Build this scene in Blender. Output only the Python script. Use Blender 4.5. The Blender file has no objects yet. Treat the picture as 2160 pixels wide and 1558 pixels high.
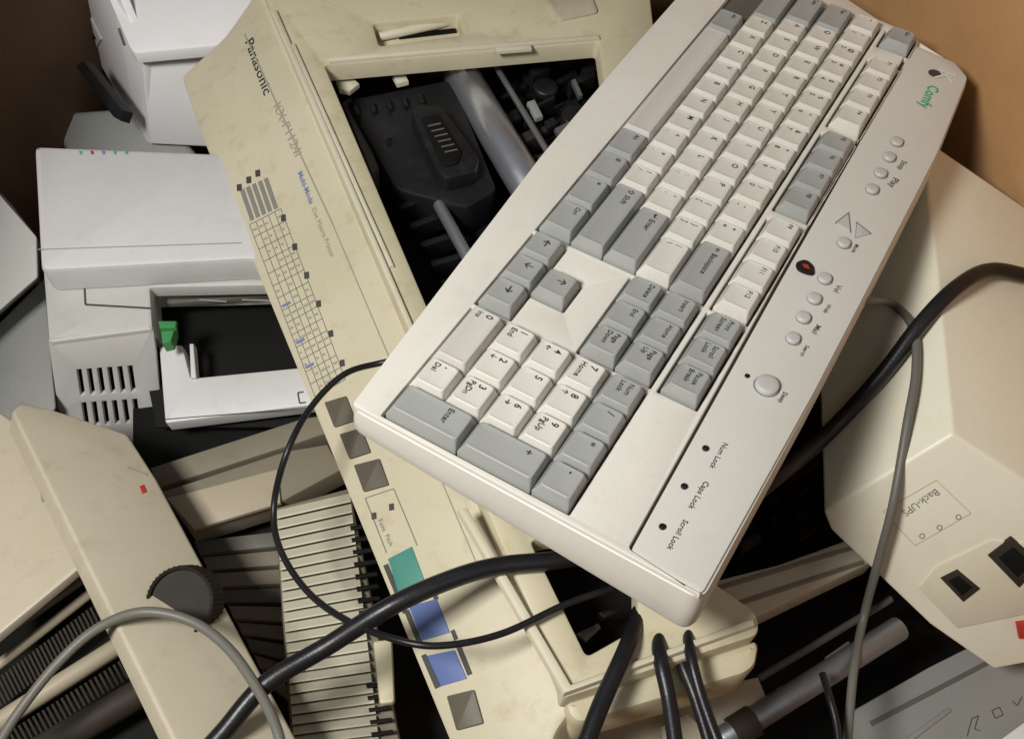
import bpy, bmesh, math, random
from mathutils import Vector, Matrix
from mathutils.geometry import delaunay_2d_cdt
random.seed(3)
F=2300.;TH=math.radians(30);H=.95
RC=Matrix.Rotation(TH,3,'X');CAM=Vector((0,0,H));U=19.05e-3
scn=bpy.context.scene;COL=scn.collection
def ray(px,py): return RC@Vector(((px-1080)/F,-(py-779)/F,-1))
def W(px,py,h):
    d=ray(px,py);return CAM+d*((h-H)/d.z)
class Pl:
    def __init__(s,a=None,b=None,c=None):
        if a is None: return
        P=[q if isinstance(q,Vector) else W(*q) for q in (a,b,c)]
        s.o=P[0];s.x=(P[1]-P[0]).normalized();n=s.x.cross(P[2]-P[0]).normalized()
        if n.dot(CAM-s.o)<0:n=-n
        s.n=n;s.y=n.cross(s.x)
    def shift(s,dz):
        q=Pl();q.o=s.o+s.n*dz;q.x,q.y,q.n=s.x,s.y,s.n;return q
    def hit(s,px,py):
        d=ray(px,py);return CAM+d*((s.o-CAM).dot(s.n)/d.dot(s.n))
    def l(s,px,py):
        v=s.hit(px,py)-s.o;return (v.dot(s.x),v.dot(s.y))
    def M(s):
        return Matrix(((s.x.x,s.y.x,s.n.x,s.o.x),(s.x.y,s.y.y,s.n.y,s.o.y),(s.x.z,s.y.z,s.n.z,s.o.z),(0,0,0,1)))
def on(pl,px,py,dz=0): return pl.shift(dz).hit(px,py)
# ---------- materials
def mat(name,col,rough=.5,var=.08,dirt=0.,dirtcol=(.25,.2,.1),metal=0.,bump=.12,scale=9.,spec=.4,coat=0.):
    m=bpy.data.materials.new(name);m.use_nodes=True;nt=m.node_tree;N=nt.nodes;L=nt.links
    b=N['Principled BSDF'];b.inputs['Roughness'].default_value=rough;b.inputs['Metallic'].default_value=metal
    b.inputs['Specular IOR Level'].default_value=spec;b.inputs['Coat Weight'].default_value=coat
    tc=N.new('ShaderNodeTexCoord')
    if var>0:
        n1=N.new('ShaderNodeTexNoise');n1.inputs['Scale'].default_value=scale;n1.inputs['Detail'].default_value=3
        L.new(tc.outputs['Object'],n1.inputs['Vector'])
        r=N.new('ShaderNodeValToRGB');r.color_ramp.elements[0].position=.3;r.color_ramp.elements[1].position=.7
        r.color_ramp.elements[0].color=[col[0]*(1-var),col[1]*(1-var),col[2]*(1-var*1.5),1];r.color_ramp.elements[1].color=[min(1,x*(1+var*.4)) for x in col]+[1]
        L.new(n1.outputs['Fac'],r.inputs['Fac']);out=r.outputs['Color']
        if dirt>0:
            n2=N.new('ShaderNodeTexNoise');n2.inputs['Scale'].default_value=scale*7;n2.inputs['Detail'].default_value=5;n2.inputs['Roughness'].default_value=.7
            L.new(tc.outputs['Object'],n2.inputs['Vector'])
            r2=N.new('ShaderNodeValToRGB');r2.color_ramp.elements[0].position=.53;r2.color_ramp.elements[1].position=.76
            r2.color_ramp.elements[1].color=(dirt,dirt,dirt,1)
            L.new(n2.outputs['Fac'],r2.inputs['Fac'])
            mx=N.new('ShaderNodeMix');mx.data_type='RGBA';mx.inputs[7].default_value=list(dirtcol)+[1]
            L.new(r2.outputs['Color'],mx.inputs[0]);L.new(out,mx.inputs[6]);out=mx.outputs[2]
            mr=N.new('ShaderNodeMapRange');mr.inputs[3].default_value=rough-.06;mr.inputs[4].default_value=min(1,rough+.14)
            L.new(n2.outputs['Fac'],mr.inputs[0]);L.new(mr.outputs[0],b.inputs['Roughness'])
        L.new(out,b.inputs['Base Color'])
    else:b.inputs['Base Color'].default_value=list(col)+[1]
    if bump>0:
        n3=N.new('ShaderNodeTexNoise');n3.inputs['Scale'].default_value=900;n3.inputs['Detail'].default_value=0
        L.new(tc.outputs['Object'],n3.inputs['Vector'])
        bp=N.new('ShaderNodeBump');bp.inputs['Strength'].default_value=bump;bp.inputs['Distance'].default_value=.0004
        L.new(n3.outputs['Fac'],bp.inputs['Height']);L.new(bp.outputs['Normal'],b.inputs['Normal'])
    return m
m_kb=mat('keyboard_shell_plastic',(.72,.695,.635),.42,.05,.18,(.45,.38,.3))
m_strip=mat('keyboard_strip_plastic',(.62,.605,.56),.42,.04,.12,(.42,.37,.3))
m_kw=mat('white_key_plastic',(.67,.65,.60),.4,.05,.1,(.42,.37,.3),scale=14)
m_k0=mat('space_key_plastic',(.60,.57,.535),.4,.04)
m_kg=mat('grey_key_plastic',(.355,.365,.355),.42,.06,.12,(.25,.25,.23),scale=14)
m_ink=mat('dark_ink',(.05,.05,.05),.6,.0,bump=0)
m_kink=mat('key_legend_ink',(.045,.045,.045),.6,.0,bump=0)
m_inkg=mat('grey_ink',(.20,.20,.18),.6,.0,bump=0)
m_inkl=mat('faded_ink',(.32,.30,.25),.6,.0,bump=0)
m_blk=mat('black_plastic',(.010,.010,.012),.42,.3,.4,(.04,.037,.035),spec=.4)
m_dark=mat('matte_black',(.005,.005,.005),.7,.3,spec=.2)
m_well=mat('key_well_plastic',(.13,.12,.11),.6,.2)
m_cream=mat('yellowed_cream_plastic',(.58,.53,.385),.42,.12,.45,(.33,.25,.12))
m_cream2=mat('pale_cream_plastic',(.62,.585,.46),.42,.08,.25,(.38,.30,.17))
m_panel=mat('printer_panel_plastic',(.56,.515,.39),.45,.10,.4,(.33,.25,.13))
m_slatc=mat('greyed_cream_plastic',(.56,.53,.43),.45,.1,.3,(.34,.28,.18))
m_white=mat('white_plastic',(.76,.76,.78),.42,.04,.12,(.5,.47,.4))
m_white2=mat('aged_white_plastic',(.56,.56,.56),.42,.05,.25,(.38,.35,.3))
m_wgrey=mat('pale_grey_plastic',(.47,.465,.45),.45,.06,.25,(.3,.28,.24))
m_grey=mat('grey_plastic',(.28,.285,.275),.5,.07,.25,(.18,.17,.15))
m_dgrey=mat('dim_grey_plastic',(.12,.115,.10),.5,.1,.25,(.06,.055,.05))
m_tan=mat('beige_device_plastic',(.49,.44,.345),.45,.08,.35,(.28,.22,.14))
m_rail=mat('dull_beige_plastic',(.38,.33,.25),.5,.1,.35,(.2,.16,.1))
m_ups=mat('cream_ups_plastic',(.76,.73,.60),.36,.06,.15,(.5,.42,.28))
m_upsf=mat('tan_ups_plastic',(.64,.595,.47),.42,.06,.15,(.4,.34,.24))
m_brown=mat('dark_brown_plastic',(.034,.028,.022),.6,.2,.2,(.07,.06,.045),spec=.25)
m_knob=mat('knob_dark_plastic',(.022,.018,.014),.6,.2,.15,(.05,.042,.034),spec=.22)
m_btn=mat('button_brown',(.11,.095,.075),.5,.15)
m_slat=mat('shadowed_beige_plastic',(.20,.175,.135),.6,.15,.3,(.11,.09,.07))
m_steel=mat('brushed_steel',(.62,.65,.72),.25,.12,.3,(.25,.24,.23),metal=.85)
m_dsteel=mat('dull_steel',(.25,.26,.28),.4,.15,.3,(.12,.11,.10),metal=.7)
m_rubber=mat('black_cable_rubber',(.010,.010,.013),.33,.2,.15,(.05,.045,.04))
m_gcable=mat('grey_cable_rubber',(.14,.135,.12),.45,.1)
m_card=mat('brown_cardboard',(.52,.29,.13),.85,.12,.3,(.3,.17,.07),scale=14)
m_card_shade=mat('shaded_brown_cardboard',(.11,.060,.030),.85,.2,.3,(.05,.03,.015),scale=14)  # same brown cardboard with the shade on the left walls put into its colour
m_green=mat('green_plastic',(.05,.24,.08),.4)
m_greenink=mat('green_ink',(.05,.40,.2),.5,0,bump=0)
m_blueink=mat('blue_ink',(.16,.21,.40),.5,0,bump=0)
m_teal=mat('teal_label',(.06,.25,.21),.5,.1,.2,(.2,.2,.18));m_blue=mat('blue_label',(.10,.15,.36),.5,.1,.2,(.2,.2,.2))
m_red=mat('red_plastic',(.45,.04,.03),.4);m_silver=mat('silver_button',(.50,.50,.49),.35,.05)
# ---------- builders
PW={}
def thing(name,label,cat,loc,group=None,M=None):
    o=bpy.data.objects.new(name,None);COL.objects.link(o);o.empty_display_size=.02
    Mw=M if M is not None else Matrix.Translation(loc);o.matrix_world=Mw;PW[o.name]=Mw
    o['label']=label;o['category']=cat
    if group:o['group']=group
    return o
def link(name,me,M,parent,mats,ang=35,label=None):
    par=PW[parent.name] if parent is not None else Matrix.Identity(4)
    me.transform(par.inverted()@M)
    o=bpy.data.objects.new(name,me);COL.objects.link(o)
    if parent is not None:o.parent=parent
    PW[o.name]=par
    mi=[p.material_index for p in me.polygons]
    me.materials.clear()
    for m in (mats if isinstance(mats,(list,tuple)) else [mats]):me.materials.append(m)
    multi=isinstance(mats,(list,tuple))
    for p,k in zip(me.polygons,mi):
        p.use_smooth=True;p.material_index=k if multi else 0
    try:me.set_sharp_from_angle(angle=math.radians(ang))
    except Exception:pass
    if label:o['label']=label
    return o
def obmesh(ob):
    me=bpy.data.meshes.new_from_object(ob)
    if len(me.vertices)==0:
        COL.objects.link(ob);bpy.context.view_layer.update();dg=bpy.context.evaluated_depsgraph_get()
        me=bpy.data.meshes.new_from_object(ob.evaluated_get(dg))
    bpy.data.objects.remove(ob)
    return me
def rnd(pts,r,seg=4):
    if r<=0:return [tuple(p) for p in pts]
    out=[];n=len(pts)
    for i in range(n):
        p=Vector(pts[i]);a=Vector(pts[i-1])-p;b=Vector(pts[(i+1)%n])-p
        la,lb=a.length,b.length
        if la<1e-6 or lb<1e-6:out.append(tuple(p));continue
        t=min(r,la*.45,lb*.45);A=p+a/la*t;B=p+b/lb*t
        for k in range(seg+1):
            s=k/seg;q=A*(1-s)**2+p*2*s*(1-s)+B*s*s;out.append((q.x,q.y))
    return out
def area2(P):return sum(P[i][0]*P[(i+1)%len(P)][1]-P[(i+1)%len(P)][0]*P[i][1] for i in range(len(P)))/2
def offs(P,d):
    n=len(P);out=[]
    for i in range(n):
        p=Vector(P[i]);a=(p-Vector(P[i-1]));b=(Vector(P[(i+1)%n])-p)
        a=a.normalized() if a.length>1e-9 else b.normalized();b=b.normalized() if b.length>1e-9 else a
        na=Vector((-a.y,a.x));nb=Vector((-b.y,b.x));m=na+nb
        m=m.normalized() if m.length>1e-6 else na
        k=d/max(.4,m.dot(na));out.append((p.x+m.x*k,p.y+m.y*k))
    return out
def pip(x,y,P):
    c=False;j=len(P)-1
    for i in range(len(P)):
        if (P[i][1]>y)!=(P[j][1]>y) and x<(P[j][0]-P[i][0])*(y-P[i][1])/(P[j][1]-P[i][1])+P[i][0]:c=not c
        j=i
    return c
def plate(name,parent,pl,outer,mats,t=.003,top=0.,bev=.0006,holes=(),r=0.,rh=0.,loc=False,ang=35,label=None,seg=4,NS=2):
    q=pl.shift(top);cv=(lambda P:[tuple(p) for p in P]) if loc else (lambda P:[q.l(*p) for p in P])
    bev=min(bev,t*.45);O=rnd(cv(outer),r,seg)
    if area2(O)<0:O=O[::-1]
    loops=[O]
    for h in holes:
        h=rnd(cv(h),rh,seg)
        if area2(h)>0:h=h[::-1]
        loops.append(h)
    bm=bmesh.new()
    tops=[];bots=[]
    for Lp in loops:
        R=[]
        for k in range(NS+1):
            a=math.pi/2*k/NS;R.append([(x,y,-bev*(1-math.cos(a))) for x,y in offs(Lp,bev*(1-math.sin(a)))])
        R.append([(x,y,-t) for x,y in Lp])
        V=[[bm.verts.new(p) for p in rr] for rr in R];n=len(Lp)
        for A,B in zip(V,V[1:]):
            for i in range(n):bm.faces.new([A[i],B[i],B[(i+1)%n],A[(i+1)%n]])
        tops.append(V[0]);bots.append(V[-1])
    for S,flip in ((tops,False),(bots,True)):
        al=[v for s in S for v in s];E=[];b0=0
        for s in S:
            n=len(s);E+=[(b0+i,b0+(i+1)%n) for i in range(n)];b0+=n
        res=delaunay_2d_cdt([Vector((v.co.x,v.co.y)) for v in al],E,[],0,1e-9)
        vo,fo,orig=res[0],res[2],res[3];z=al[0].co.z;mp=[]
        for v,og in zip(vo,orig):mp.append(al[og[0]] if og else bm.verts.new((v.x,v.y,z)))
        PS=[[(v.co.x,v.co.y) for v in s] for s in S]
        for f in fo:
            cx=sum(vo[i].x for i in f)/len(f);cy=sum(vo[i].y for i in f)/len(f)
            if not pip(cx,cy,PS[0]) or any(pip(cx,cy,p) for p in PS[1:]):continue
            vs=[mp[i] for i in f]
            try:bm.faces.new(vs[::-1] if flip else vs)
            except Exception:pass
    bmesh.ops.recalc_face_normals(bm,faces=bm.faces)
    me=bpy.data.meshes.new(name);bm.to_mesh(me);bm.free()
    return link(name,me,q.M(),parent,mats,ang,label)
def hexa(name,parent,top,bot,mats,bev=.004,seg=3,label=None):
    bm=bmesh.new();V=[bm.verts.new(p if isinstance(p,Vector) else W(*p)) for p in list(top)+list(bot)];n=len(top)
    bm.faces.new(V[:n]);bm.faces.new(V[n:][::-1])
    for i in range(n):
        j=(i+1)%n;bm.faces.new([V[j],V[i],V[n+i],V[n+j]])
    bmesh.ops.recalc_face_normals(bm,faces=bm.faces)
    bmesh.ops.bevel(bm,geom=bm.edges[:],offset=bev,segments=seg,affect='EDGES',profile=.5,clamp_overlap=True)
    me=bpy.data.meshes.new(name);bm.to_mesh(me);bm.free()
    return link(name,me,Matrix.Identity(4),parent,mats,30,label)
def tube_bm(bm,P,rad,seg=12,cap=True):
    rad=rad if isinstance(rad,list) else [rad]*len(P)
    T=[(P[min(i+1,len(P)-1)]-P[max(i-1,0)]).normalized() for i in range(len(P))]
    u=T[0].orthogonal().normalized();R=[]
    for p,t,rr in zip(P,T,rad):
        u=(u-t*u.dot(t)).normalized();v=t.cross(u)
        R.append([bm.verts.new(p+(u*math.cos(2*math.pi*k/seg)+v*math.sin(2*math.pi*k/seg))*rr) for k in range(seg)])
    for a,b in zip(R,R[1:]):
        for k in range(seg):bm.faces.new([a[k],a[(k+1)%seg],b[(k+1)%seg],b[k]])
    if cap:bm.faces.new(R[0][::-1]);bm.faces.new(R[-1])
def bmlink(name,bm,parent,mats,M=None,ang=35,label=None):
    bmesh.ops.recalc_face_normals(bm,faces=bm.faces)
    me=bpy.data.meshes.new(name);bm.to_mesh(me);bm.free()
    return link(name,me,M or Matrix.Identity(4),parent,mats,ang,label)
def spline(P,n=10):
    P=[p if isinstance(p,Vector) else W(*p) for p in P];P=[P[0]*2-P[1]]+P+[P[-1]*2-P[-2]];out=[]
    for i in range(1,len(P)-2):
        for k in range(n):
            t=k/n;a,b,c,d=P[i-1:i+3]
            out.append(.5*((2*b)+(c-a)*t+(2*a-5*b+4*c-d)*t*t+(3*b-a-3*c+d)*t**3))
    out.append(P[-2]);return out
def cable(name,P,r,m,label,cat='cable',group=None,parent=None):
    bm=bmesh.new();S=spline(P);o0=S[0].copy();tube_bm(bm,[s-o0 for s in S],r,14)
    o=bmlink(name,bm,None,m,None,60);o.location=o0
    o['label']=label;o['category']=cat
    if group:o['group']=group
    return o
def rodp(name,parent,a,b,r,m,seg=20,label=None):
    bm=bmesh.new();a=a if isinstance(a,Vector) else W(*a);b=b if isinstance(b,Vector) else W(*b)
    d=(b-a);tube_bm(bm,[a,a+d*.01,a+d*.99,b],[r*.9,r,r,r*.9],seg);return bmlink(name,bm,parent,m,None,40,label)
TC={}
def tmesh(body,bold=0.):
    k=(body,bold)
    if k not in TC:
        cu=bpy.data.curves.new('t','FONT');cu.body=body;cu.size=1;cu.resolution_u=2;cu.offset=bold
        me=obmesh(bpy.data.objects.new('t',cu))
        V=[(v.co.x,v.co.y) for v in me.vertices];Fc=[tuple(p.vertices) for p in me.polygons];bpy.data.meshes.remove(me)
        x0=min([v[0] for v in V] or [0]);V=[(a-x0,b) for a,b in V]
        TC[k]=(V,Fc,max([v[0] for v in V] or [1]))
    return TC[k]
def text(parent,pl,p0,p1,body,m,asp=1.,bold=.01,name='printed_text',dz=.0004):
    q=pl.shift(dz);a=Vector(q.l(*p0));b=Vector(q.l(*p1));e=(b-a);L=e.length;e/=L;up=Vector((-e.y,e.x))
    V,Fc,w=tmesh(body,bold);s=L/w
    me=bpy.data.meshes.new(name);me.from_pydata([tuple((a+e*x*s+up*y*s*asp))+(0,) for x,y in V],[],Fc)
    return link(name,me,q.M(),parent,m)
def marks(name,parent,pl,polys,m,dz=.0004):
    q=pl.shift(dz);V=[];Fc=[]
    for P in polys:
        i=len(V);V+=[tuple(q.l(*p))+(0,) for p in P];Fc.append(tuple(range(i,i+len(P))))
    me=bpy.data.meshes.new(name);me.from_pydata(V,[],Fc)
    bm=bmesh.new();bm.from_mesh(me)
    for f in bm.faces:
        f.normal_update()
        if f.normal.z<0:f.normal_flip()
    bm.to_mesh(me);bm.free()
    return link(name,me,q.M(),parent,m)
def seg_(a,b,w):
    a=Vector(a);b=Vector(b);d=(b-a).normalized();n=Vector((-d.y,d.x))*w/2
    return [tuple(a+n),tuple(b+n),tuple(b-n),tuple(a-n)]
def lerp(a,b,t):return tuple(x+(y-x)*t for x,y in zip(a,b))
# ================= KEYBOARD =================
Rk=[[-0.501,0.8631,0.064],[-0.6593,-0.4285,0.6178],[0.5607,0.2673,0.7837]];tk=(0.1568,0.2621,-0.7345)
R3=RC@Matrix(Rk);K=Pl();K.o=RC@Vector(tk)+CAM;K.x=R3.col[0].normalized();K.n=R3.col[2].normalized();K.y=K.n.cross(K.x);K.x=K.y.cross(K.n)
kb=thing('computer_keyboard','large off-white computer keyboard lying diagonally across the top of the pile','keyboard',None,M=K.M())
def uv(px,py,dz=0):return K.shift(dz).l(px,py)
nl=uv(742,852);nr=uv(1482,1256)
fr=[(1140,330),(1300,140),(1450,-30),(1560,-160)]
re=[(1720,822),(1860,552),(1978,322),(2043,160)]
far=[(2015,128),(1925,72),(1850,40),(1700,-60)]
outl=[nl,nr]+[uv(*p) for p in re]+[uv(*p) for p in far]+[uv(*p) for p in fr[::-1]]
gr=[(1325,1155),(1640,590),(1925,88)]
deck=[nl,nr,uv(1325,1155)]+[uv(*p) for p in gr[1:]]+[uv(*p) for p in far[1:]]+[uv(*p) for p in fr[::-1]]
def rc(u0,v0,u1,v1,m=.06):return [((u0-m)*U,(v0-m)*U),((u1+m)*U,(v0-m)*U),((u1+m)*U,(v1+m)*U),((u0-m)*U,(v1+m)*U)]
f0,f1=5.27,6.27
mm=.06
wells=[rc(0,0,15,5),rc(0,f0,1,f1),rc(2,f0,6,f1),rc(6.5,f0,10.5,f1),rc(11,f0,15,f1),rc(15.25,f0,18.25,f1),rc(15.25,3,18.25,5),rc(18.5,0,22.5,5),
 [((15.25-mm)*U,-mm*U),((18.25+mm)*U,-mm*U),((18.25+mm)*U,(1+mm)*U),((17.25+mm)*U,(1+mm)*U),((17.25+mm)*U,(2+mm)*U),((16.25-mm)*U,(2+mm)*U),((16.25-mm)*U,(1+mm)*U),((15.25-mm)*U,(1+mm)*U)]]
plate('top_case',kb,K,deck,m_kb,t=.004,top=0,bev=.0006,holes=wells,rh=.0008,loc=True,r=.002,seg=3)
strip=[uv(1330,1160),uv(1482,1250)]+[uv(*p) for p in re]+[uv(*p) for p in far[:1]]+[uv(1931,92),uv(1646,593)]
plate('media_panel',kb,K,strip,m_strip,t=.004,top=-.0012,bev=.0007,loc=True,r=.003)
def loft(rings):
    bm=bmesh.new();R=[[bm.verts.new(p) for p in r] for r in rings]
    for a,b in zip(R,R[1:]):
        n=len(a)
        for k in range(n):bm.faces.new([a[k],a[(k+1)%n],b[(k+1)%n],b[k]])
    bm.faces.new(R[-1]);return bm
oo=rnd(outl,.006,5)
if area2(oo)<0:oo=oo[::-1]
vmax=max(p[1] for p in oo)
def ring(ins,zf,zr):
    return [(x,y,zf+(zr-zf)*max(0,min(1,(y0+.02)/(vmax+.02)))) for (x,y),(x0_,y0) in zip(offs(oo,ins),oo)]
bm=loft([ring(.004,-.0046,-.0046),ring(.0002,-.0026,-.0026),ring(-.0006,-.0030,-.0031),ring(-.0010,-.005,-.006),ring(-.0016,-.011,-.016),ring(-.0018,-.016,-.029),ring(-.0010,-.018,-.032),ring(.004,-.019,-.033)])
bmlink('bottom_case',bm,kb,m_kb,K.M(),50)
bm=bmesh.new();bm.faces.new([bm.verts.new((x,y,-.0043)) for x,y in offs(oo,.003)])
bmlink('key_well',bm,kb,m_well,K.M())
def rring(cx,cy,w,d,r,z):
    out=[]
    for sx,sy,a0 in ((1,1,0),(-1,1,90),(-1,-1,180),(1,-1,270)):
        for k in range(4):
            a=math.radians(a0+k*30);out.append((cx+sx*(w/2-r)+r*math.cos(a),cy+sy*(d/2-r)+r*math.sin(a),z))
    return out
def key(u0,v0,wu,du,m,leg=(),big=False):
    cx=(u0+wu/2)*U;cy=(v0+du/2)*U;w=wu*U-.0006;d=du*U-.0006;T=.0010
    jz=random.uniform(-.00015,.00015);jx=random.uniform(-.0001,.0001);cx+=jx
    bm=bmesh.new()
    rr=[(w,d,.0008,-.0035,0),(w,d,.0008,.0004,0),(w-.0030,d-.0034,.0016,.0056,T),(w-.0034,d-.0038,.0016,.0062,T),(w-.0044,d-.0048,.0015,.0065,T),(w-.0080,d-.0082,.001,.0061,T)]
    R=[[bm.verts.new(p) for p in rring(cx,cy+t*.8,a,b,r,z+jz)] for a,b,r,z,t in rr]
    for a,b in zip(R,R[1:]):
        n=len(a)
        for k in range(n):bm.faces.new([a[k],a[(k+1)%n],b[(k+1)%n],b[k]])
    bm.faces.new(R[-1])
    bmesh.ops.recalc_face_normals(bm,faces=bm.faces)
    x0=cx-w/2+.0036;yb=cy+T-d/2
    for body,dx,dy,sz in leg:
        V,Fc,ww=tmesh(body,.004);s=sz*.92e-3
        sx=(w-.0062)/ww if ww*s>w-.0062 else s
        vs=[bm.verts.new((x0+dx*1e-3+x*sx,yb+dy*1e-3+y*s,.00665+jz)) for x,y in V]
        for f in Fc:
            try:
                fc=bm.faces.new([vs[i] for i in f]);fc.material_index=1
                fc.normal_update()
                if fc.normal.z<0:fc.normal_flip()
            except Exception:pass
    me=bpy.data.meshes.new('key');bm.to_mesh(me);bm.free()
    link('key',me,K.M(),kb,[m,m_kink],28)
def L1(c):return ((c,.4,9.8,5.2),)
def L2(a,b):return ((b,.4,4.8,4.6),(a,.4,10.2,4.6))
def LS(a,b=None):return ((a,0,10.6,4),)+(((b,0,6.4,4),) if b else ())
key(2.5,0,1.25,1,m_kg,LS('Alt'));key(3.75,0,6.25,1,m_k0)
for u,l in ((10,'Alt'),(11.25,'\u229e'),(12.5,'\u2261'),(13.75,'Ctrl')):key(u,0,1.25,1,m_kg,LS(l))
for i,c in enumerate('ZXCVBNM'):key(2.25+i,1,1,1,m_kw,L1(c))
for i,(a,b) in enumerate((('<',','),('>','.'),('?','/'))):key(9.25+i,1,1,1,m_kw,L2(a,b))
key(12.25,1,2.75,1,m_kg,(('\u21e7 Shift',0,9,4.6),));key(0,1,2.25,1,m_kg,LS('Shift'))
key(0,2,1.75,1,m_kg,LS('Caps'))
for i,c in enumerate('ASDFGHJKL'):key(1.75+i,2,1,1,m_kw,L1(c))
key(10.75,2,1,1,m_kw,L2(':',';'));key(11.75,2,1,1,m_kw,L2('"',"'"))
key(12.75,2,2.25,1,m_kg,(('\u21b5 Enter',0,9,4.6),))
key(0,3,1.5,1,m_kg,LS('Tab'))
for i,c in enumerate('QWERTYUIOP'):key(1.5+i,3,1,1,m_kw,L1(c))
key(11.5,3,1,1,m_kw,L2('{','['));key(12.5,3,1,1,m_kw,L2('}',']'));key(13.5,3,1.5,1,m_kw,L2('|','\\'))
key(0,4,1,1,m_kw,L2('~','`'))
for i,(a,b) in enumerate(zip('!@#$%^&*()_+','1234567890-=')):key(1+i,4,1,1,m_kw,L2(a,b))
key(13,4,2,1,m_kg,(('\u2190 Backspace',0,9,4.4),))
key(0,f0,1,1,m_kg,LS('Esc'))
for g,(u0,m) in enumerate(((2,m_kw),(6.5,m_kg),(11,m_kw))):
    for i in range(4):key(u0+i,f0,1,1,m,LS('F%d'%(g*4+i+1)))
for i,(a,b) in enumerate((('Print','Screen'),('Scroll','Lock'),('Pause','Break'))):key(15.25+i,f0,1,1,m_kg,LS(a,b))
for i,a in enumerate(('Insert','Home','Page Up')):key(15.25+i,4,1,1,m_kg,LS(*a.split()))
for i,a in enumerate(('Delete','End','Page Down')):key(15.25+i,3,1,1,m_kg,LS(*a.split()))
for i,a in enumerate('\u2190\u2193\u2192'):key(15.25+i,0,1,1,m_kg,((a,1.5,8,7),))
key(16.25,1,1,1,m_kg,(('\u2191',2,8,7),))
key(18.5,0,2,1,m_k0,(('0',0,9.6,5.6),('Ins',0,4.8,4.2)));key(20.5,0,1,1,m_kw,(('.',.4,10,7),('Del',0,4.8,4.2)))
key(21.5,0,1,2,m_kg,(('Enter',0,24,4.4),));key(21.5,2,1,2,m_kg,(('+',.4,26,6),))
for r,row in enumerate(((('1','End'),('2','\u2193'),('3','PgDn')),(('4','\u2190'),('5',''),('6','\u2192')),(('7','Home'),('8','\u2191'),('9','PgUp')))):
    for i,(a,b) in enumerate(row):key(18.5+i,1+r,1,1,m_kw,((a,.4,9.6,5.6),)+(((b,.2,4.8,4.4),) if b else ()))
for i,a in enumerate(('Num Lock','/','*','-')):key(18.5+i,4,1,1,m_kg,LS(*a.split()) if i==0 else ((a,.6,9,6),))
KS=K.shift(-.0012)
def disc(name,parent,pl,px,py,r,h,m,seg=24):
    c=Vector(pl.l(px,py));bm=bmesh.new();R=[]
    for rr,z in ((r*1.0,-.0008),(r,h*.6),(r*.93,h*.9),(r*.8,h),(r*.4,h*1.05)):
        R.append([bm.verts.new((c.x+rr*math.cos(2*math.pi*k/seg),c.y+rr*math.sin(2*math.pi*k/seg),z)) for k in range(seg)])
    for a,b in zip(R,R[1:]):
        for k in range(seg):bm.faces.new([a[k],a[(k+1)%seg],b[(k+1)%seg],b[k]])
    bm.faces.new(R[-1]);return bmlink(name,bm,parent,m,pl.M(),50)
def dringm(pl,px,py,r,z=.0003):
    c=Vector(pl.l(px,py));bm=bmesh.new();bm.faces.new([bm.verts.new((c.x+r*math.cos(2*math.pi*k/24),c.y+r*math.sin(2*math.pi*k/24),z)) for k in range(24)]);return bm
b_=disc('power_button',kb,KS,1617,815,.0058,.003,m_silver)
bmlink('button_rim',dringm(KS,1617,815,.0065),b_,m_inkg,KS.M())
for p in ((1740,590),(1718,632),(1695,672),(1673,716),(1780,515),(1892,302),(1876,334),(1858,368),(1840,402)):
    b_=disc('media_button',kb,KS,p[0]-1,p[1]-1,.0036,.0022,m_silver)
    bmlink('button_rim',dringm(KS,p[0],p[1],.0041),b_,m_inkg,KS.M())
for P in ([(1764,470),(1790,450),(1794,488)],[(1808,470),(1836,492),(1806,500)]):
    vb=plate('volume_button',kb,KS,P,m_silver,t=.0016,top=.0008,bev=.0003,r=.0008)
    c_=(sum(p[0] for p in P)/3,sum(p[1] for p in P)/3)
    marks('button_rim',vb,KS,[[lerp(c_,p,1.2) for p in P]],m_inkg,dz=.0002)
plate('sensor_window',kb,KS,[(1678,552),(1700,545),(1718,560),(1719,580),(1700,576),(1682,568)],m_blk,t=.002,top=.0012,bev=.0004,r=.003)
marks('red_emblem',kb,KS.shift(.0012),[[(1692,556),(1704,558),(1708,568),(1696,564)]],m_red)
for p in ((1488,946),(1443,1026),(1397,1111)):disc('indicator_light',kb,KS,p[0],p[1],.0016,.0009,m_blk,16)
disc('indicator_light',kb,KS,1576,793,.0013,.0006,m_blk,16)
for a,b,t in (((1526,932),(1496,985),'Num Lock'),((1486,1013),(1451,1070),'Caps Lock'),((1442,1094),(1406,1156),'Scroll Lock'),((1653,825),(1641,847),'Sleep'),
  ((1766,599),(1758,614),'Vol'),((1746,640),(1736,658),'Web'),((1722,684),(1712,701),'Mail'),((1700,727),(1687,749),'Search'),((1804,514),(1796,531),'Mute'),((1903,338),(1893,356),'Stop'),((1884,374),(1874,393),'Play')):
    text(kb,KS,a,b,t,m_ink,asp=.9,bold=.008)
text(kb,KS,(1960,178),(1938,224),'Comfy',m_greenink,asp=1.05,bold=.015)
bmlink('emblem',dringm(KS,1971,156,.0040,.0004),kb,m_ink,KS.M())
text(kb,KS,(1979,145),(1968,167),'K',m_kb,asp=.8,bold=.0,dz=.0007,name='emblem_mark')
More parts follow.
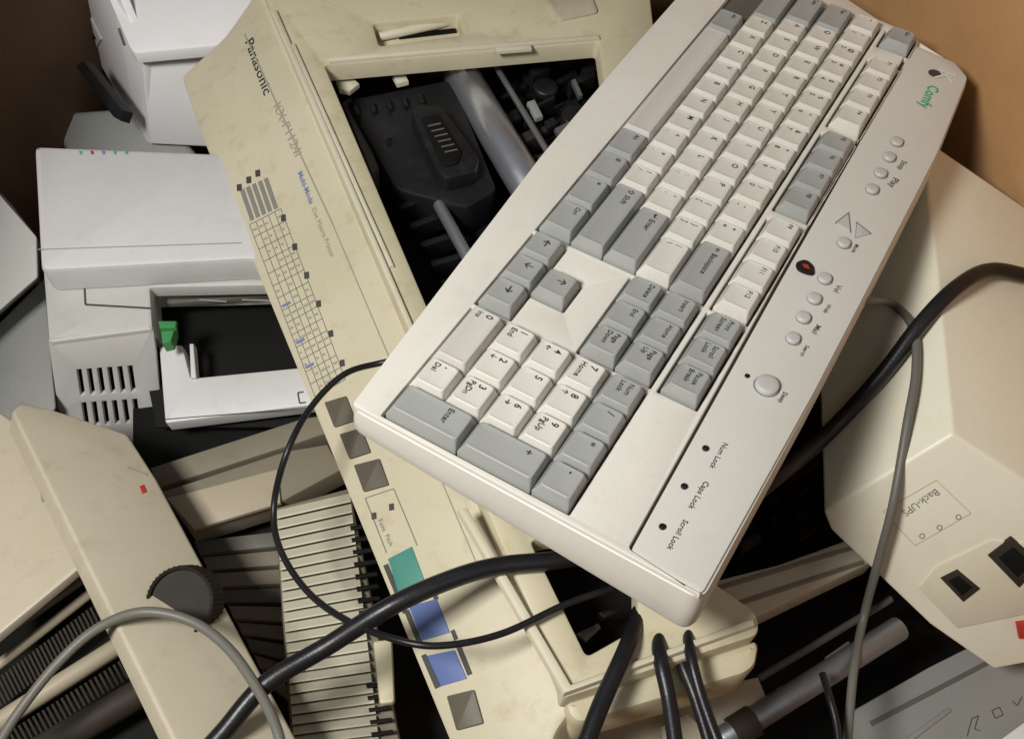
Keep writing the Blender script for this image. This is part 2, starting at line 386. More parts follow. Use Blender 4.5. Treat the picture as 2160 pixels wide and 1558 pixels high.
# ================= DOT MATRIX PRINTER =================
T=Pl((560,50,.432),(900,640,.436),(1600,1400,.434))
pr=thing('dot_matrix_printer','long yellowed cream dot matrix printer with an open carriage bay under the keyboard','printer',W(1000,900,.30))
xl=lambda y:570+.434*(y-25)
x0=lambda y:390+.405*(y-190)
top=[(xl(-60)+2,-60),(1365,-70),(1380,60),(1420,560),(1490,1000),(1500,1222),(1598,1290),(1604,1338),(1185,1474),(xl(1440),1440)]
plate('top_frame',pr,T,top,m_cream,t=.014,bev=.0022,r=.006,rh=.003,holes=[[(685,137),(1262,88),(1330,560),(1010,900)],[(1120,1140),(1238,1382),(1345,1322),(1340,1100)],[(787,50),(966,32),(977,72),(800,96)]])
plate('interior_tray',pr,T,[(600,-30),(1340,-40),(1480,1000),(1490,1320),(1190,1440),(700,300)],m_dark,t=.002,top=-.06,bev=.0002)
plate('base',pr,T,[(xl(-60)-60,-60),(1345,-60),(1430,700),(1450,1345),(1200,1500),(1000,1540),(420,200)],m_cream,t=.05,top=-.066,bev=.003,r=.006)
Pc=Pl((xl(100),100,.427),(xl(1400),1400,.429),(x0(700),700,.395))
plate('control_panel',pr,Pc,[(x0(150)+6,162),(472,78),(528,0),(548,-60),(xl(-60),-60),(xl(1440),1440),(1205,1500),(1165,1552),(1160,1640),(x0(1640),1640),(422,285)],m_panel,t=.03,bev=.003,r=.006)
marks('panel_seam',pr,Pc,[seg_((515,72),(700,470),3),seg_((700,470),(1010,1200),2)],m_inkl,dz=.0005)
plate('panel_ridge',pr,T,[(xl(20)+2,20),(xl(20)+16,20),(xl(700)+16,700),(xl(700)+2,700)],m_cream2,t=.003,top=.0025,bev=.0012)
plate('panel_ridge',pr,T,[(612,92),(622,90),(832,560),(822,562)],m_cream2,t=.003,top=.0022,bev=.0012)
plate('rear_rib',pr,T,[(965,1072),(985,1066),(1205,1440),(1590,1300),(1595,1318),(1190,1462)],m_cream2,t=.005,top=.004,bev=.002)
plate('frame_lip',pr,T,[(690,120),(1262,72),(1266,80),(694,129)],m_cream2,t=.003,top=.0022,bev=.001)
plate('frame_notch',pr,T,[(1045,98),(1120,92),(1122,102),(1048,108)],m_cream2,t=.003,top=.0035,bev=.001)
plate('end_cover',pr,T,[(1185,1478),(1606,1342),(1596,1402),(1574,1420),(1214,1528)],m_cream,t=.03,top=-.010,bev=.004,r=.006)
text(pr,Pc,(517,90),(557,203),'Panasonic',m_ink,asp=.72,bold=.008)
text(pr,Pc,(576,225),(622,332),'KX-P1124i',m_inkl,asp=.8,bold=.0)
text(pr,Pc,(628,366),(653,432),'Multi-Mode',m_blueink,asp=.85,bold=.01)
text(pr,Pc,(657,442),(698,545),'Dot Matrix Printer',m_inkl,asp=.85,bold=.0)
plate('slot_recess',pr,T,[(780,40),(975,25),(985,80),(795,102)],m_cream,t=.002,top=-.012,bev=.0002)
plate('slot_shadow_bar',pr,T,[(840,68),(960,55),(964,68),(842,82)],m_dark,t=.001,top=-.011,bev=.0001)
rodp('slot_pin',pr,on(T,800,78,-.008),on(T,960,45,-.008),.003,m_cream2)
tl,trr,br,bl=(526,474),(592,440),(728,800),(664,836)
q=lambda s,t:lerp(lerp(tl,trr,s),lerp(bl,br,s),t)
ch=[seg_(q(0,t/14),q(1,t/14),1.3) for t in range(15)]+[seg_(q(s/5,0),q(s/5,1),1.3) for s in range(6)]
marks('printed_chart',pr,Pc,ch,m_inkg)
hd=[]
for i in range(5):
    a=lerp((506,402),(556,378),i/4);hd.append([a,(a[0]+8,a[1]-4),(a[0]+30,a[1]+60),(a[0]+22,a[1]+64)])
marks('printed_chart_heading',pr,Pc,hd,m_inkg)
random.seed(5)
marks('printed_chart_entries',pr,Pc,[seg_(q(s/5+.03,t/14+.035),q(s/5+random.uniform(.09,.17),t/14+.035),4) for s in range(5) for t in range(14) if random.random()<.7],m_inkl)
marks('printed_blue_entries',pr,Pc,[seg_(q(.04,t/14+.05),q(.3,t/14+.05),5) for t in (6,9,11)],m_blueink,dz=.0007)
sq=lambda x,y,s=5:[(x-s,y-s*1.3),(x+s,y-s*1.7),(x+s+1,y+s*1.1),(x-s+1,y+s*1.5)]
for p in ((504,396),(524,380),(543,366),(597,460),(621,521),(646,581),(671,641),(697,704),(721,766),(788,1088),(825,1069)):
    marks('printed_square',pr,Pc,[sq(*p)],m_ink)
def btn(x,y,a=26,b=30,m=m_btn,nm='button',h=.0015):
    plate(nm,pr,Pc,[(x-a-7,y-b+10),(x+a-13,y-b-4),(x+a+7,y+b-12),(x-a+14,y+b+3)],m,t=.003,top=h,bev=.0006,r=.001)
btn(716,868,26,30);btn(748,935);btn(782,1002,30,32);btn(980,1497,32,40)
plate('teal_label',pr,Pc,[(818,1178),(868,1152),(902,1243),(846,1268)],m_teal,t=.001,top=.0008,bev=.0002)
plate('blue_label',pr,Pc,[(862,1278),(920,1262),(948,1333),(890,1350)],m_blue,t=.001,top=.0008,bev=.0002)
plate('blue_label',pr,Pc,[(900,1382),(958,1370),(984,1430),(930,1446)],m_blue,t=.001,top=.0008,bev=.0002)
marks('printed_blocks',pr,Pc,[[(808,1192),(818,1188),(860,1290),(850,1294)],[(905,1236),(914,1233),(925,1262),(916,1266)],[(852,1288),(862,1284),(890,1352),(880,1356)],[(950,1330),(958,1326),(966,1346),(958,1350)],[(888,1382),(898,1378),(930,1446),(918,1452)],[(962,1364),(972,1360),(996,1420),(986,1424)]],m_ink,dz=.0005)
marks('printed_line',pr,Pc,[seg_((770,1050),(830,1030),2),seg_((770,1050),(815,1165),2),seg_((830,1030),(880,1150),2)],m_inkg)
text(pr,Pc,(797,1098),(807,1122),'Font',m_inkg,asp=1.,bold=0)
text(pr,Pc,(812,1130),(822,1152),'Pitch',m_inkg,asp=1.,bold=0)
# mechanism
Ti=T.shift(-.03)
cg=plate('carriage',pr,Ti,[(728,210),(955,165),(1050,400),(985,440),(835,400)],m_blk,t=.028,bev=.003,r=.006)
plate('ribbon_cartridge',cg,Ti,[(866,235),(885,215),(935,225),(1012,330),(1005,362),(940,378),(920,360)],m_blk,t=.014,top=.012,bev=.003,r=.004)
plate('cartridge_inset',cg,Ti,[(888,248),(925,240),(975,320),(965,345),(935,350)],m_dark,t=.002,top=.0135,bev=.0006,r=.002)
marks('printed_rating_text',cg,Ti.shift(.0135),[seg_((903+i*7,266+i*11),(930+i*7,260+i*11),3) for i in range(6)],m_dgrey,dz=.0006)
marks('screw_marks',cg,Ti,[sq(820,300,6)],m_dark,dz=.0006)
for i in range(5):
    plate('carriage_rib',cg,Ti,[(745+i*34,222-i*6),(753+i*34,220-i*6),(760+i*34,240-i*6),(752+i*34,242-i*6)],m_blk,t=.006,top=.004,bev=.0006)
rodp('platen',pr,on(Ti,968,150,-.002),on(Ti,1160,470,-.002),.0125,m_steel,28)
rodp('guide_rod',pr,on(Ti,925,430,-.004),on(Ti,1040,640,-.004),.004,m_steel,16)
rodp('guide_rod',pr,on(Ti,1046,140,.004),on(Ti,1215,420,.004),.0022,m_dsteel,12)
plate('side_bracket',pr,Ti,[(722,215),(740,205),(800,355),(784,366)],m_dgrey,t=.02,top=-.004,bev=.001)
for P,m,tp in (([(708,168),(735,155),(758,176),(738,192),(716,188)],m_cream2,.012),([(828,158),(852,150),(862,170),(838,176)],m_cream2,.01),([(1112,214),(1128,209),(1146,244),(1130,250)],m_grey,.004),([(1206,168),(1214,164),(1230,200),(1222,204)],m_dsteel,.008),([(1170,270),(1240,235),(1246,246),(1178,284)],m_dsteel,.0)):
    plate('clip',pr,Ti,P,m,t=.004,top=tp,bev=.001)
random.seed(11)
for i in range(44):
    x=random.uniform(1050,1262);y=random.uniform(115,330)
    if y>520-(x-1060)*1.1:continue
    w,h=random.uniform(10,60),random.uniform(5,20);s=.5
    plate('gear_block',pr,Ti,[(x,y),(x+w,y-w*s),(x+w+h*.5,y-w*s+h),(x+h*.5,y+h)],random.choice((m_blk,m_blk,m_blk,m_dark,m_brown)),t=random.uniform(.004,.02),top=random.uniform(-.02,.002),bev=.0008)
for p in ((1150,190,.009),(1215,250,.011),(1190,130,.007)):
    disc('gear_wheel',pr,Ti.shift(-.004),p[0],p[1],p[2],.004,m_blk,28)
for i in range(6):
    plate('inner_rib',pr,Ti,[(840+i*22,430+i*40),(930+i*20,395+i*44),(938+i*20,405+i*44),(846+i*22,442+i*40)],m_blk,t=.012,top=-.008,bev=.001)
plate('metal_bracket',pr,Ti,[(1215,1335),(1262,1312),(1268,1322),(1236,1352)],m_dsteel,t=.003,top=-.008,bev=.0008)
plate('metal_bracket',pr,Ti,[(1262,1290),(1306,1278),(1312,1288),(1272,1302)],m_blk,t=.006,top=-.004,bev=.001)
plate('rear_recess',pr,T,[(1150,0),(1245,-20),(1262,25),(1180,42)],m_tan,t=.002,top=.0022,bev=.001,r=.003)
# ================= white printer upper left =================
wp=thing('laser_printer','white boxy printer with a thin lid in the upper left corner','printer',W(300,200,.28))
Wl=Pl((205,0,.398),(280,110,.396),(480,90,.397))
hexa('body',wp,[(214,-80,.391),(299,118,.389),(500,96,.389),(620,-90,.391)],[(200,-60,.30),(316,306,.305),(520,316,.305),(660,-60,.30)],m_white,.0025)
plate('lid',wp,Wl,[(196,-80),(272,98),(282,112),(500,92),(570,-5),(600,-90)],m_white,t=.010,top=.004,bev=.0018,r=.003)
Ws=Pl((214,-20,.388),(300,120,.387),(318,304,.305))
plate('side_face',wp,Ws,[(112,-80),(222,-80),(304,122),(318,306),(296,288),(166,56)],m_white,t=.006,bev=.0015,r=.002)
pf=plate('port_frame',wp,Ws,[(130,-10),(166,-10),(212,84),(200,106)],m_wgrey,t=.002,top=.0015,bev=.0006)
plate('port_opening',pf,Ws,[(142,0),(160,0),(200,82),(193,92)],m_dark,t=.002,top=.0024,bev=.0004)
marks('side_notch',wp,Ws,[seg_((250,60),(262,96),5),seg_((258,52),(276,92),4)],m_inkg,dz=.0006)
plate('cable_guard',wp,Pl((160,130,.345),(250,250,.345),(200,120,.355)),[(158,140),(174,126),(258,232),(250,254),(236,246)],m_blk,t=.01,bev=.002)
gd=thing('grey_device','grey curved plastic case wedged beneath the white boxy printer','case',W(200,280,.22))
hexa('case',gd,[(108,270,.30),(130,240,.305),(330,225,.305),(420,330,.30),(150,330,.30)],[(108,275,.25),(140,245,.25),(330,250,.25),(420,340,.25),(150,335,.25)],m_grey,.004)
# ================= inkjet left =================
ij=thing('inkjet_printer','pale grey inkjet printer with an empty dark paper bay and side vents','printer',W(300,700,.22))
Ja=Pl((75,310,.395),(90,560,.395),(520,520,.395))
plate('top_cover',ij,Ja,[(70,306),(470,322),(600,560),(530,545),(84,570)],m_white2,t=.022,bev=.004,r=.006,seg=6)
marks('cover_crease',ij,Ja,[seg_((80,526),(510,512),2)],m_inkl)
Jb=Pl((90,570,.372),(100,718,.372),(560,550,.372))
plate('body',ij,Jb,[(88,540),(620,520),(640,600),(316,606),(322,694),(102,722)],m_wgrey,t=.010,bev=.002,r=.002)
marks('seam',ij,Jb,[seg_((176,566),(180,642),4),seg_((180,642),(318,650),4)],m_ink)
plate('bay_wall',ij,Jb,[(312,596),(640,588),(642,600),(320,609),(326,700),(316,700)],m_wgrey,t=.022,top=-.0105,bev=.0005)
Jv=Pl((102,724,.370),(322,696,.370),(346,895,.30))
vents=[]
for i in range(6):
    x=162+i*21.5
    vents.append([(x,780-i*1.5),(x+9,779-i*1.5),(x+17,832-i*1.5),(x+8,834-i*1.5)]);vents.append([(x+10,850-i*1.5),(x+19,849-i*1.5),(x+26,898-i*1.5),(x+17,899-i*1.5)])
plate('vent_panel',ij,Jv,[(101,716),(324,692),(350,945),(300,945),(190,918),(122,866)],m_wgrey,t=.004,bev=.001,r=.002,holes=vents)
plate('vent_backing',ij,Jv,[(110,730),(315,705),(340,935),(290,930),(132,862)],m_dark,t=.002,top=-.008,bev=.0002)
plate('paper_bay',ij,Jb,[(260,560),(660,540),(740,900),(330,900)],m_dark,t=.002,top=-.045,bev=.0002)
Jt=Pl((345,735,.35),(350,890,.345),(650,780,.35))
pt=plate('paper_tray',ij,Jt,[(335,730),(384,726),(402,797),(660,772),(690,850),(348,892)],m_white2,t=.012,bev=.0015,r=.002)
marks('seam',pt,Jt,[seg_((348,884),(650,860),2),seg_((628,828),(640,826),3),seg_((628,828),(632,850),3),seg_((632,850),(645,848),3)],m_ink)
plate('tray_guide',pt,Jt,[(399,724),(408,724),(414,796),(402,797)],m_white2,t=.008,top=.003,bev=.001)
rl=plate('bay_rail',ij,Jb,[(350,628),(600,615),(602,622),(352,640)],m_dgrey,t=.004,top=-.02,bev=.001)
marks('rail_marks',rl,Jb.shift(-.02),[seg_((420,632),(478,636),3),seg_((510,632),(580,634),3)],m_grey,dz=.001)
gl=plate('release_lever',ij,Jb,[(336,680),(366,676),(368,694),(360,720),(342,724)],m_green,t=.01,top=.0,bev=.001)
plate('lever_tip',gl,Jb,[(333,676),(372,676),(370,690),(336,692)],m_green,t=.004,top=.004,bev=.001)
for i,m in enumerate((m_greenink,m_red,m_blueink,m_greenink,m_greenink)):
    marks('status_icon',ij,Ja,[[(166+i*24,318),(172+i*24,318),(174+i*24,325),(169+i*24,326)]],m)
# ================= left edge devices =================
le=thing('angled_white_case','pale grey angled plastic case at the left edge above the lower left unit','case',W(20,600,.2))
hexa('shell',le,[(-120,300,.38),(0,412,.385),(78,500,.38),(80,585,.375),(-120,760,.37)],[(-120,300,.30),(10,412,.30),(84,510,.30),(84,600,.30),(-120,800,.30)],m_wgrey,.0015)
lf=thing('blue_grey_case','bluish grey plastic case at the left edge beside the vented printer','case',W(20,800,.2))
hexa('shell',lf,[(-120,800,.34),(40,640,.345),(95,585,.345),(118,860,.335),(40,960,.33),(-120,960,.33)],[(-120,800,.27),(40,640,.27),(95,590,.27),(125,870,.27),(40,960,.27),(-120,960,.27)],m_grey,.0015)
# ================= lower-left unit with knob =================
kn=thing('wide_printer','beige wide-carriage printer at the lower left with a dark ribbed platen knob','printer',W(200,1300,.2))
G=Pl((40,858,.40),(330,1010,.385),(560,1558,.42))
plate('side_panel',kn,G,[(24,866),(42,848),(112,862),(270,914),(332,1010),(650,1600),(405,1640)],m_tan,t=.014,bev=.0022,r=.003,seg=6,NS=4)
Gc=Pl((0,900,.385),(180,1185,.395),(-20,1345,.395))
plate('paper_cover',kn,Gc,[(-60,830),(28,888),(182,1186),(-60,1385)],m_tan,t=.006,bev=.0015,r=.003)
Gb=Pl((0,1340,.36),(200,1240,.36),(350,1600,.37))
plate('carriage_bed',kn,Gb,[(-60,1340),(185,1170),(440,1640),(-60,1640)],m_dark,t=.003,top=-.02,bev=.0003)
rodp('paper_bar',kn,on(Gb,-40,1430,.004),on(Gb,214,1232,.004),.0028,m_rail)
rodp('paper_bar',kn,on(Gb,-40,1372,.006),on(Gb,190,1212,.006),.0024,m_slat)
rodp('platen_bar',kn,on(Gb,-40,1545,.002),on(Gb,268,1350,.002),.0050,m_rail)
rodp('platen_bar',kn,on(Gb,40,1610,.0),on(Gb,330,1440,.0),.008,m_brown)
for A_,B_,D_ in (((-20,1440),(215,1262),(24,48)),((-10,1560),(280,1375),(20,36))):
    bm=bmesh.new()
    for i in range(30):
        a=lerp(A_,B_,i/29);b=(a[0]+D_[0],a[1]+D_[1])
        tube_bm(bm,[on(Gb,a[0],a[1],-.002),on(Gb,b[0],b[1],-.008)],.0009,6)
    bmlink('feeder_teeth',bm,kn,m_brown)
marks('scratch',kn,G,[seg_((270,985),(310,1000),3)],m_inkl,dz=.0006)
marks('scratch',kn,Gc,[seg_((86,1040),(90,1058),3)],m_inkg,dz=.0006)
plate('paper_release_lever',kn,G,[(294,1024),(304,1020),(311,1036),(301,1040)],m_red,t=.003,top=.0005,bev=.0006)
plate('hinge_tab',kn,Gc,[(168,1205),(182,1195),(192,1215),(178,1225)],m_wgrey,t=.006,top=.006,bev=.001)
kc=on(G,392,1268,.0005);vw=(CAM-kc).normalized();ax=(vw*.90+Vector((-.34,-.02,0))).normalized()
bm=bmesh.new();nk=88;kr=.0182;e1=ax.orthogonal().normalized();e2=ax.cross(e1);R=[]
for rr,z,rib in ((1.03,-.006,1),(1.0,.0072,1),(.98,.0084,.6),(.93,.0088,0),(.88,.0080,0),(.86,.0060,0),(.3,.0055,0)):
    R.append([bm.verts.new(kc+ax*z+(e1*math.cos(2*math.pi*k/nk)+e2*math.sin(2*math.pi*k/nk))*kr*(rr-(.045*rib if k%2 else 0))) for k in range(nk)])
for a,b in zip(R,R[1:]):
    for k in range(nk):bm.faces.new([a[k],a[(k+1)%nk],b[(k+1)%nk],b[k]])
bm.faces.new(R[-1]);bmlink('platen_knob',bm,kn,m_knob,None,20)
# ================= slatted cream tray =================
sl=thing('slatted_tray','cream ribbed paper tray with black slots left of the printer control panel','tray',W(700,1300,.2))
S=Pl((590,1070,.365),(730,1035,.365),(640,1558,.372))
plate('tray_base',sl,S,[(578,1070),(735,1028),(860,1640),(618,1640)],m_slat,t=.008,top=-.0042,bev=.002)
bm=bmesh.new();N=26
for i in range(N):
    t=i/N;t2=(i+.80)/N
    A0,A1,B0,B1=(582,1076),(626,1640),(738,1040),(806,1620)
    P=[on(S,*lerp(A0,A1,t),-.0016),on(S,*lerp(B0,B1,t),-.0016),on(S,*lerp(B0,B1,t2-.15/N),.0010),on(S,*lerp(A0,A1,t2-.15/N),.0010),
       on(S,*lerp(B0,B1,t2),.0006),on(S,*lerp(A0,A1,t2),.0006),on(S,*lerp(B0,B1,t2),-.0042),on(S,*lerp(A0,A1,t2),-.0042),on(S,*lerp(B0,B1,t),-.0042),on(S,*lerp(A0,A1,t),-.0042)]
    v=[bm.verts.new(p) for p in P]
    for f in ((0,1,2,3),(3,2,4,5),(5,4,6,7),(9,8,1,0),(1,8,6,4,2),(0,3,5,7,9)):bm.faces.new([v[k] for k in f])
bmlink('slats',bm,sl,m_slatc,None,20)
for i in range(19):
    if 8<i<13:continue
    x_,y_=738+2.6*i,1108+25.6*i
    plate('slot',sl,S,[(x_,y_),(x_+46,y_-6),(x_+48,y_+2),(x_+2,y_+9)],m_dark,t=.002,top=.0014,bev=.0003)
plate('latch_slot',sl,S,[(786,1350),(826,1346),(832,1480),(800,1484)],m_cream,t=.004,top=.004,bev=.0015,r=.002)
ru=thing('ribbed_unit','shadowed grey beige unit with ribbed slats between the lower left printer and cream tray','printer',W(480,1200,.15))
Rp=Pl((330,1000,.345),(590,1000,.345),(560,1400,.345))
plate('bed_and_gap_shade',ru,Rp,[(280,860),(760,800),(860,1100),(1000,1700),(640,1700),(280,1100)],m_dark,t=.004,top=-.03,bev=.0004)  # black bed, widened so its colour stands in for shade in the gap
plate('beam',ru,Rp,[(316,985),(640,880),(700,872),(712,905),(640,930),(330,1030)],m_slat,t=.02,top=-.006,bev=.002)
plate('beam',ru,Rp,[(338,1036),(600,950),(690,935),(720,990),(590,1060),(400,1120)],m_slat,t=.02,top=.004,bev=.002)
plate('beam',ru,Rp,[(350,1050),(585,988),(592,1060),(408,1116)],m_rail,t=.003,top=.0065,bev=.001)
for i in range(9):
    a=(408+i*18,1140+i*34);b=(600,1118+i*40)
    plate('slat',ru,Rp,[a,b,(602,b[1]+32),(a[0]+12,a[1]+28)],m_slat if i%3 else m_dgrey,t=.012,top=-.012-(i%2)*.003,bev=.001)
# ================= UPS at right =================
ups=thing('power_supply_unit','cream box shaped power unit with sockets and a red mark at the right edge','power supply',W(2000,1000,.2))
V0=W(2010,915,.43);V0b=W(1948,290,.425);av=V0b-V0
Uf=Pl();Uf.o=V0;Uf.n=(-av.normalized()*.80+Vector((0,0,.52))+Vector((-.06,0,0))).normalized();Uf.x=Vector((0,0,1)).cross(Uf.n).normalized();Uf.y=Uf.n.cross(Uf.x)
fp=[(2010,915),(1737,1080),(1752,1118),(1962,1318),(2096,1412),(2240,1385),(2310,1110)]
fv=[Uf.hit(*p) for p in fp];V1=fv[1];V2=fv[-1]
bm=bmesh.new();A_=[bm.verts.new(v) for v in fv];B_=[bm.verts.new(v+av) for v in fv];n=len(fv)
bm.faces.new(A_);bm.faces.new(B_[::-1])
for i in range(n):bm.faces.new([A_[i],A_[(i+1)%n],B_[(i+1)%n],B_[i]])
bmesh.ops.recalc_face_normals(bm,faces=bm.faces)
bmesh.ops.bevel(bm,geom=bm.edges[:],offset=.0020,segments=4,affect='EDGES',profile=.5,clamp_overlap=True)
bmlink('housing',bm,ups,m_ups,None,30)
Ul=Pl(V0,V1,V0b);Ur=Pl(V0,V2,V0b)
marks('name_plate_outline',ups,Uf,[seg_(a,b,1.4) for a,b in (((1862,1078),(1975,1012)),((1975,1012),(2048,1082)),((2048,1082),(1930,1150)),((1930,1150),(1862,1078)))],m_tan)
text(ups,Uf,(1972,1030),(1900,1078),'Back-UPS',m_inkg,asp=1.15,bold=.0)
def oring(px,py,r=6):
    k=16
    return [[(px+rr*math.cos(2*math.pi*(i+d)/k),py+rr*math.sin(2*math.pi*(i+d)/k)) for rr,d in ((r,0),(r,1),(r*.7,1),(r*.7,0))] for i in range(k)]
for p in ((1945,1130),(1982,1112),(2022,1090)):
    marks('printed_ring',ups,Uf,oring(*p),m_inkg)
plate('socket_panel',ups,Uf,[(1938,1240),(1975,1195),(2090,1140),(2230,1150),(2190,1290),(2020,1325)],m_upsf,t=.003,top=.0012,bev=.0008)
for P in ([(1984,1220),(2020,1202),(2068,1242),(2032,1270)],[(2084,1172),(2134,1134),(2200,1190),(2150,1240)]):
    sk=plate('socket',ups,Uf,P,m_brown,t=.003,top=.0024,bev=.0008)
    c=(sum(p[0] for p in P)/4,sum(p[1] for p in P)/4)
    plate('socket_opening',sk,Uf,[lerp(c,p,.6) for p in P],m_dark,t=.001,top=.0030,bev=.0002)
plate('rocker_switch',ups,Uf,[(2144,1316),(2176,1312),(2176,1348),(2150,1348)],m_red,t=.004,top=.003,bev=.001)
# ================= right bottom =================
rb=thing('stripped_printer','stripped dark printer chassis with a shiny roller in the lower right gap','printer',W(1700,1400,.12))
Q=Pl((1500,1300,.27),(1900,1200,.27),(1700,1558,.27))
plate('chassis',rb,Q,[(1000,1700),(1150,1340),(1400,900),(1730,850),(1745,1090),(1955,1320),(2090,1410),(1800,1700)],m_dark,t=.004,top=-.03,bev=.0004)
Qr=Q.shift(.08)
plate('beige_rail',rb,Qr,[(1440,1240),(1640,1190),(1800,1132),(1850,1180),(1600,1300),(1440,1345)],m_tan,t=.02,top=.0,bev=.002,r=.003)
plate('rail_groove',rb,Qr,[(1500,1238),(1795,1150),(1800,1158),(1502,1248)],m_slat,t=.002,top=.0010,bev=.0003)
plate('rail_groove',rb,Qr,[(1540,1272),(1820,1180),(1824,1188),(1543,1282)],m_slat,t=.002,top=.0010,bev=.0003)
rodp('roller',rb,on(Q,1520,1560,.06),on(Q,1900,1322,.06),.0070,m_dsteel,28)
rodp('roller_collar',rb,on(Q,1545,1546,.06),on(Q,1590,1518,.06),.0088,m_brown,28)
rodp('guide_rod',rb,on(Q,1600,1430,.05),on(Q,1880,1262,.05),.0022,m_dgrey,16)
plate('tab',rb,Q,[(1740,1385),(1790,1350),(1796,1362),(1748,1398)],m_dsteel,t=.003,top=.055,bev=.0006)
plate('tab',rb,Q,[(1640,1450),(1658,1440),(1662,1450),(1646,1460)],m_steel,t=.003,top=.06,bev=.0006)
random.seed(4)
for i in range(22):
    x=random.uniform(1500,1700);y=random.uniform(960,1110)+(1750-x)*.2;w=random.uniform(15,50)
    plate('bracket',rb,Q,[(x,y),(x+w,y-w*.5),(x+w+8,y-w*.5+12),(x+10,y+18)],random.choice((m_blk,m_blk,m_brown,m_brown)),t=.01,top=random.uniform(.0,.05),bev=.001)
plate('lower_beam',rb,Qr,[(1080,1640),(1210,1535),(1400,1470),(1600,1425),(1622,1480),(1540,1640)],m_rail,t=.02,top=-.02,bev=.002)
plate('light_block',rb,Qr,[(1395,1530),(1450,1500),(1480,1530),(1500,1600),(1400,1600)],m_tan,t=.02,top=-.006,bev=.002)
gp=thing('grey_printer_lid','dull grey lid with thin outlined symbols in the lower right corner','lid',W(2000,1500,.15))
Q2=Pl((1800,1480,.27),(2100,1350,.265),(1800,1600,.275))
plate('lid_plate',gp,Q2,[(1770,1660),(1802,1495),(1960,1405),(2110,1330),(2400,1330),(2400,1660)],m_grey,t=.02,bev=.0015,r=.002)
plate('lid_groove',gp,Q2,[(1835,1520),(2200,1330),(2206,1338),(1840,1530)],m_dgrey,t=.001,top=.0008,bev=.0002)
plate('lid_ridge',gp,Q2,[(1850,1600),(2000,1490),(2008,1498),(1862,1608)],m_grey,t=.002,top=.0015,bev=.0006)
em=[[(2040,1552),(2050,1514),(2064,1508),(2056,1536),(2068,1540)],[(2092,1498),(2108,1490),(2116,1506),(2100,1514),(2092,1498)],[(2136,1478),(2146,1487),(2156,1468)]]
L_=[]
for e in em:L_+=[seg_(a,b,1.6) for a,b in zip(e,e[1:])]
marks('printed_outline',gp,Q2,L_,m_ink,dz=.0006)
plate('corner_block',gp,Q2,[(2100,1660),(2114,1556),(2165,1518),(2400,1480),(2400,1660)],m_white,t=.01,top=.012,bev=.001)
# ================= cables =================
hT=lambda px,py,dz:on(T,px,py,dz)
cable('power_cable',[(400,1620,.43),(470,1545,.435),(560,1442,.44),(690,1362,.443),hT(830,1275,.006),hT(960,1218,.008),hT(1060,1192,.006),hT(1180,1180,.005),hT(1330,1150,.002),(1520,1090,.40),(1640,1005,.40),on(Ul,1745,915,.007),on(Ul,1860,790,.007),on(Ul,1945,680,.007),on(Ur,2020,604,.008),on(Ur,2090,570,.008),on(Ur,2180,585,.007)],.0046,m_rubber,'thick black power cable crossing beneath the keyboard from lower left to right edge')
cable('thin_cable',[(960,740,.452),(880,752,.452),hT(800,766,.004),hT(725,790,.006),hT(655,860,.003),hT(605,955,.0),(578,1065,.43),(590,1155,.43),(650,1248,.436),(740,1312,.447),hT(850,1352,.010),hT(940,1360,.012),hT(1060,1335,.008),hT(1190,1275,.006),hT(1290,1240,.004)],.0017,m_rubber,'thin black cable looping out left of the number pad and back under the keyboard')
cable('keyboard_cable',[on(K,1780,610,-.020),on(K,1825,632,-.020),on(Ul,1880,640,.006),on(Ul,1925,690,.006),on(Ul,1932,780,.006),on(Ul,1914,890,.006),on(Uf,1884,1060,.008),on(Uf,1852,1185,.010),on(Uf,1822,1300,.010),(1800,1420,.34),(1785,1600,.34)],.0025,m_gcable,'thin grey cable hanging from the keyboard rear edge over the cream power unit')
cable('grey_cable',[(-10,1580,.415),(40,1500,.42),(120,1400,.425),(205,1325,.43),(300,1290,.437),(400,1308,.437),(480,1365,.44),(545,1455,.445),(585,1540,.45),(600,1620,.45)],.0025,m_gcable,'grey cable arching over the ribbed dark knob in the lower left')
for P,r,l in (([(1350,1290,.43),(1320,1370,.445),(1270,1480,.45),(1215,1620,.45)],.0042,'thick glossy black cable hanging leftmost below the keyboard corner'),
  ([(1385,1290,.42),(1392,1380,.44),(1412,1480,.44),(1432,1620,.44)],.0037,'black cable hanging straight down, second from left below the keyboard corner'),
  ([(1405,1290,.41),(1432,1380,.43),(1470,1480,.43),(1512,1620,.43)],.0030,'black cable slanting down, third from left below the keyboard corner'),
  ([(1448,1290,.42),(1455,1370,.44),(1480,1470,.44),(1535,1620,.44)],.0028,'black cable slanting down nearest the shiny roller below the keyboard corner')):
    cable('black_cable',P,r,m_rubber,l,group='black cables below the keyboard corner')
cable('short_cable',[(1735,1420,.35),(1750,1470,.355),(1765,1530,.355),(1775,1620,.355)],.0020,m_rubber,'short thin black cable over the lower right chassis beside the grey lid')
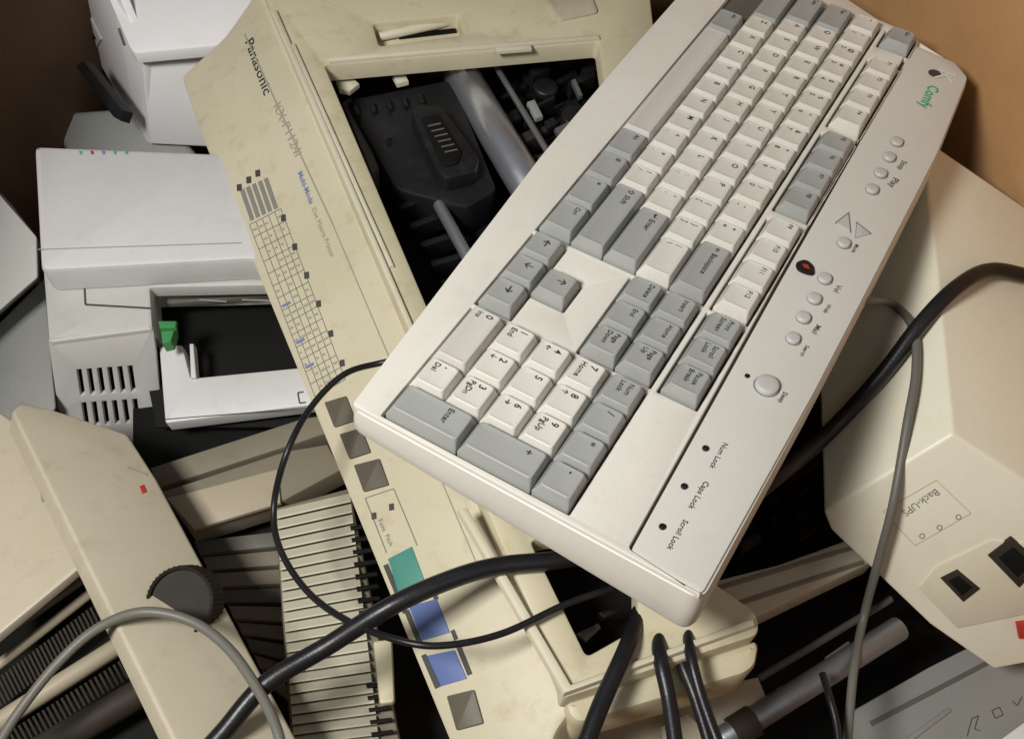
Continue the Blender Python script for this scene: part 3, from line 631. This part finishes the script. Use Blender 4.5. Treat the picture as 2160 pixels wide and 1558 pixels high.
# ================= box & ground =================
bx=thing('cardboard_box','large brown cardboard box whose walls show behind the heap in both upper corners','box',(0,.3,0))
BP=[(-.37,-.1),(-.365,.50),(-.33,.70),(.2,.72),(.262,.627),(.345,.40),(.46,-.1)]
for i in range(len(BP)):
    a,b=BP[i],BP[(i+1)%len(BP)];bm=bmesh.new();d=Vector((b[0]-a[0],b[1]-a[1],0)).normalized();n=Vector((-d.y,d.x,0))*.005
    A=Vector((a[0],a[1],0));B=Vector((b[0],b[1],0));up=Vector((0,0,.66))
    vs=[bm.verts.new(v) for v in (A,B,B+n,A+n,A+up,B+up,B+n+up,A+n+up)]
    for f in ((0,1,2,3),(7,6,5,4),(0,4,5,1),(1,5,6,2),(2,6,7,3),(3,7,4,0)):bm.faces.new([vs[k] for k in f])
    bmlink('box_wall',bm,bx,m_card_shade if i<3 else m_card)  # left and back walls use the cardboard with painted-in shade
bm=bmesh.new();bm.faces.new([bm.verts.new((x,y,.003)) for x,y in BP]);bmlink('box_floor',bm,bx,m_card_shade)
m_floor=mat('concrete_floor',(.25,.24,.22),.8,.15)
bm=bmesh.new();bm.faces.new([bm.verts.new(v) for v in ((-3,-3,-.002),(3,-3,-.002),(3,3,-.002),(-3,3,-.002))]);fl=bmlink('floor',bm,None,m_floor);fl['kind']='structure'
# ================= light, camera =================
def area(name,loc,tgt,size,e,col):
    l=bpy.data.lights.new(name,'AREA');l.size=size;l.energy=e;l.color=col;o=bpy.data.objects.new(name,l);COL.objects.link(o);o.location=loc
    o.rotation_euler=(Vector(tgt)-Vector(loc)).to_track_quat('-Z','Y').to_euler();return o
area('ceiling_lamp',(-.42,-.02,1.28),(-.02,.32,.4),.20,10.8,(1,.972,.925))
area('bounce_lamp',(.5,-.5,1.7),(0,.35,.4),1.0,1.9,(.93,.96,1))
w=bpy.data.worlds.new('World');scn.world=w;w.use_nodes=True;w.node_tree.nodes['Background'].inputs[0].default_value=(.88,.92,.95,1);w.node_tree.nodes['Background'].inputs[1].default_value=.09
cam=bpy.data.cameras.new('Camera');co=bpy.data.objects.new('Camera',cam);COL.objects.link(co);co.location=CAM;co.rotation_euler=(TH,0,0)
cam.sensor_width=36;cam.lens=F/2160*36;cam.clip_start=.01;cam.clip_end=50;scn.camera=co
scn.view_settings.view_transform='Standard';scn.view_settings.look='None';scn.view_settings.exposure=0
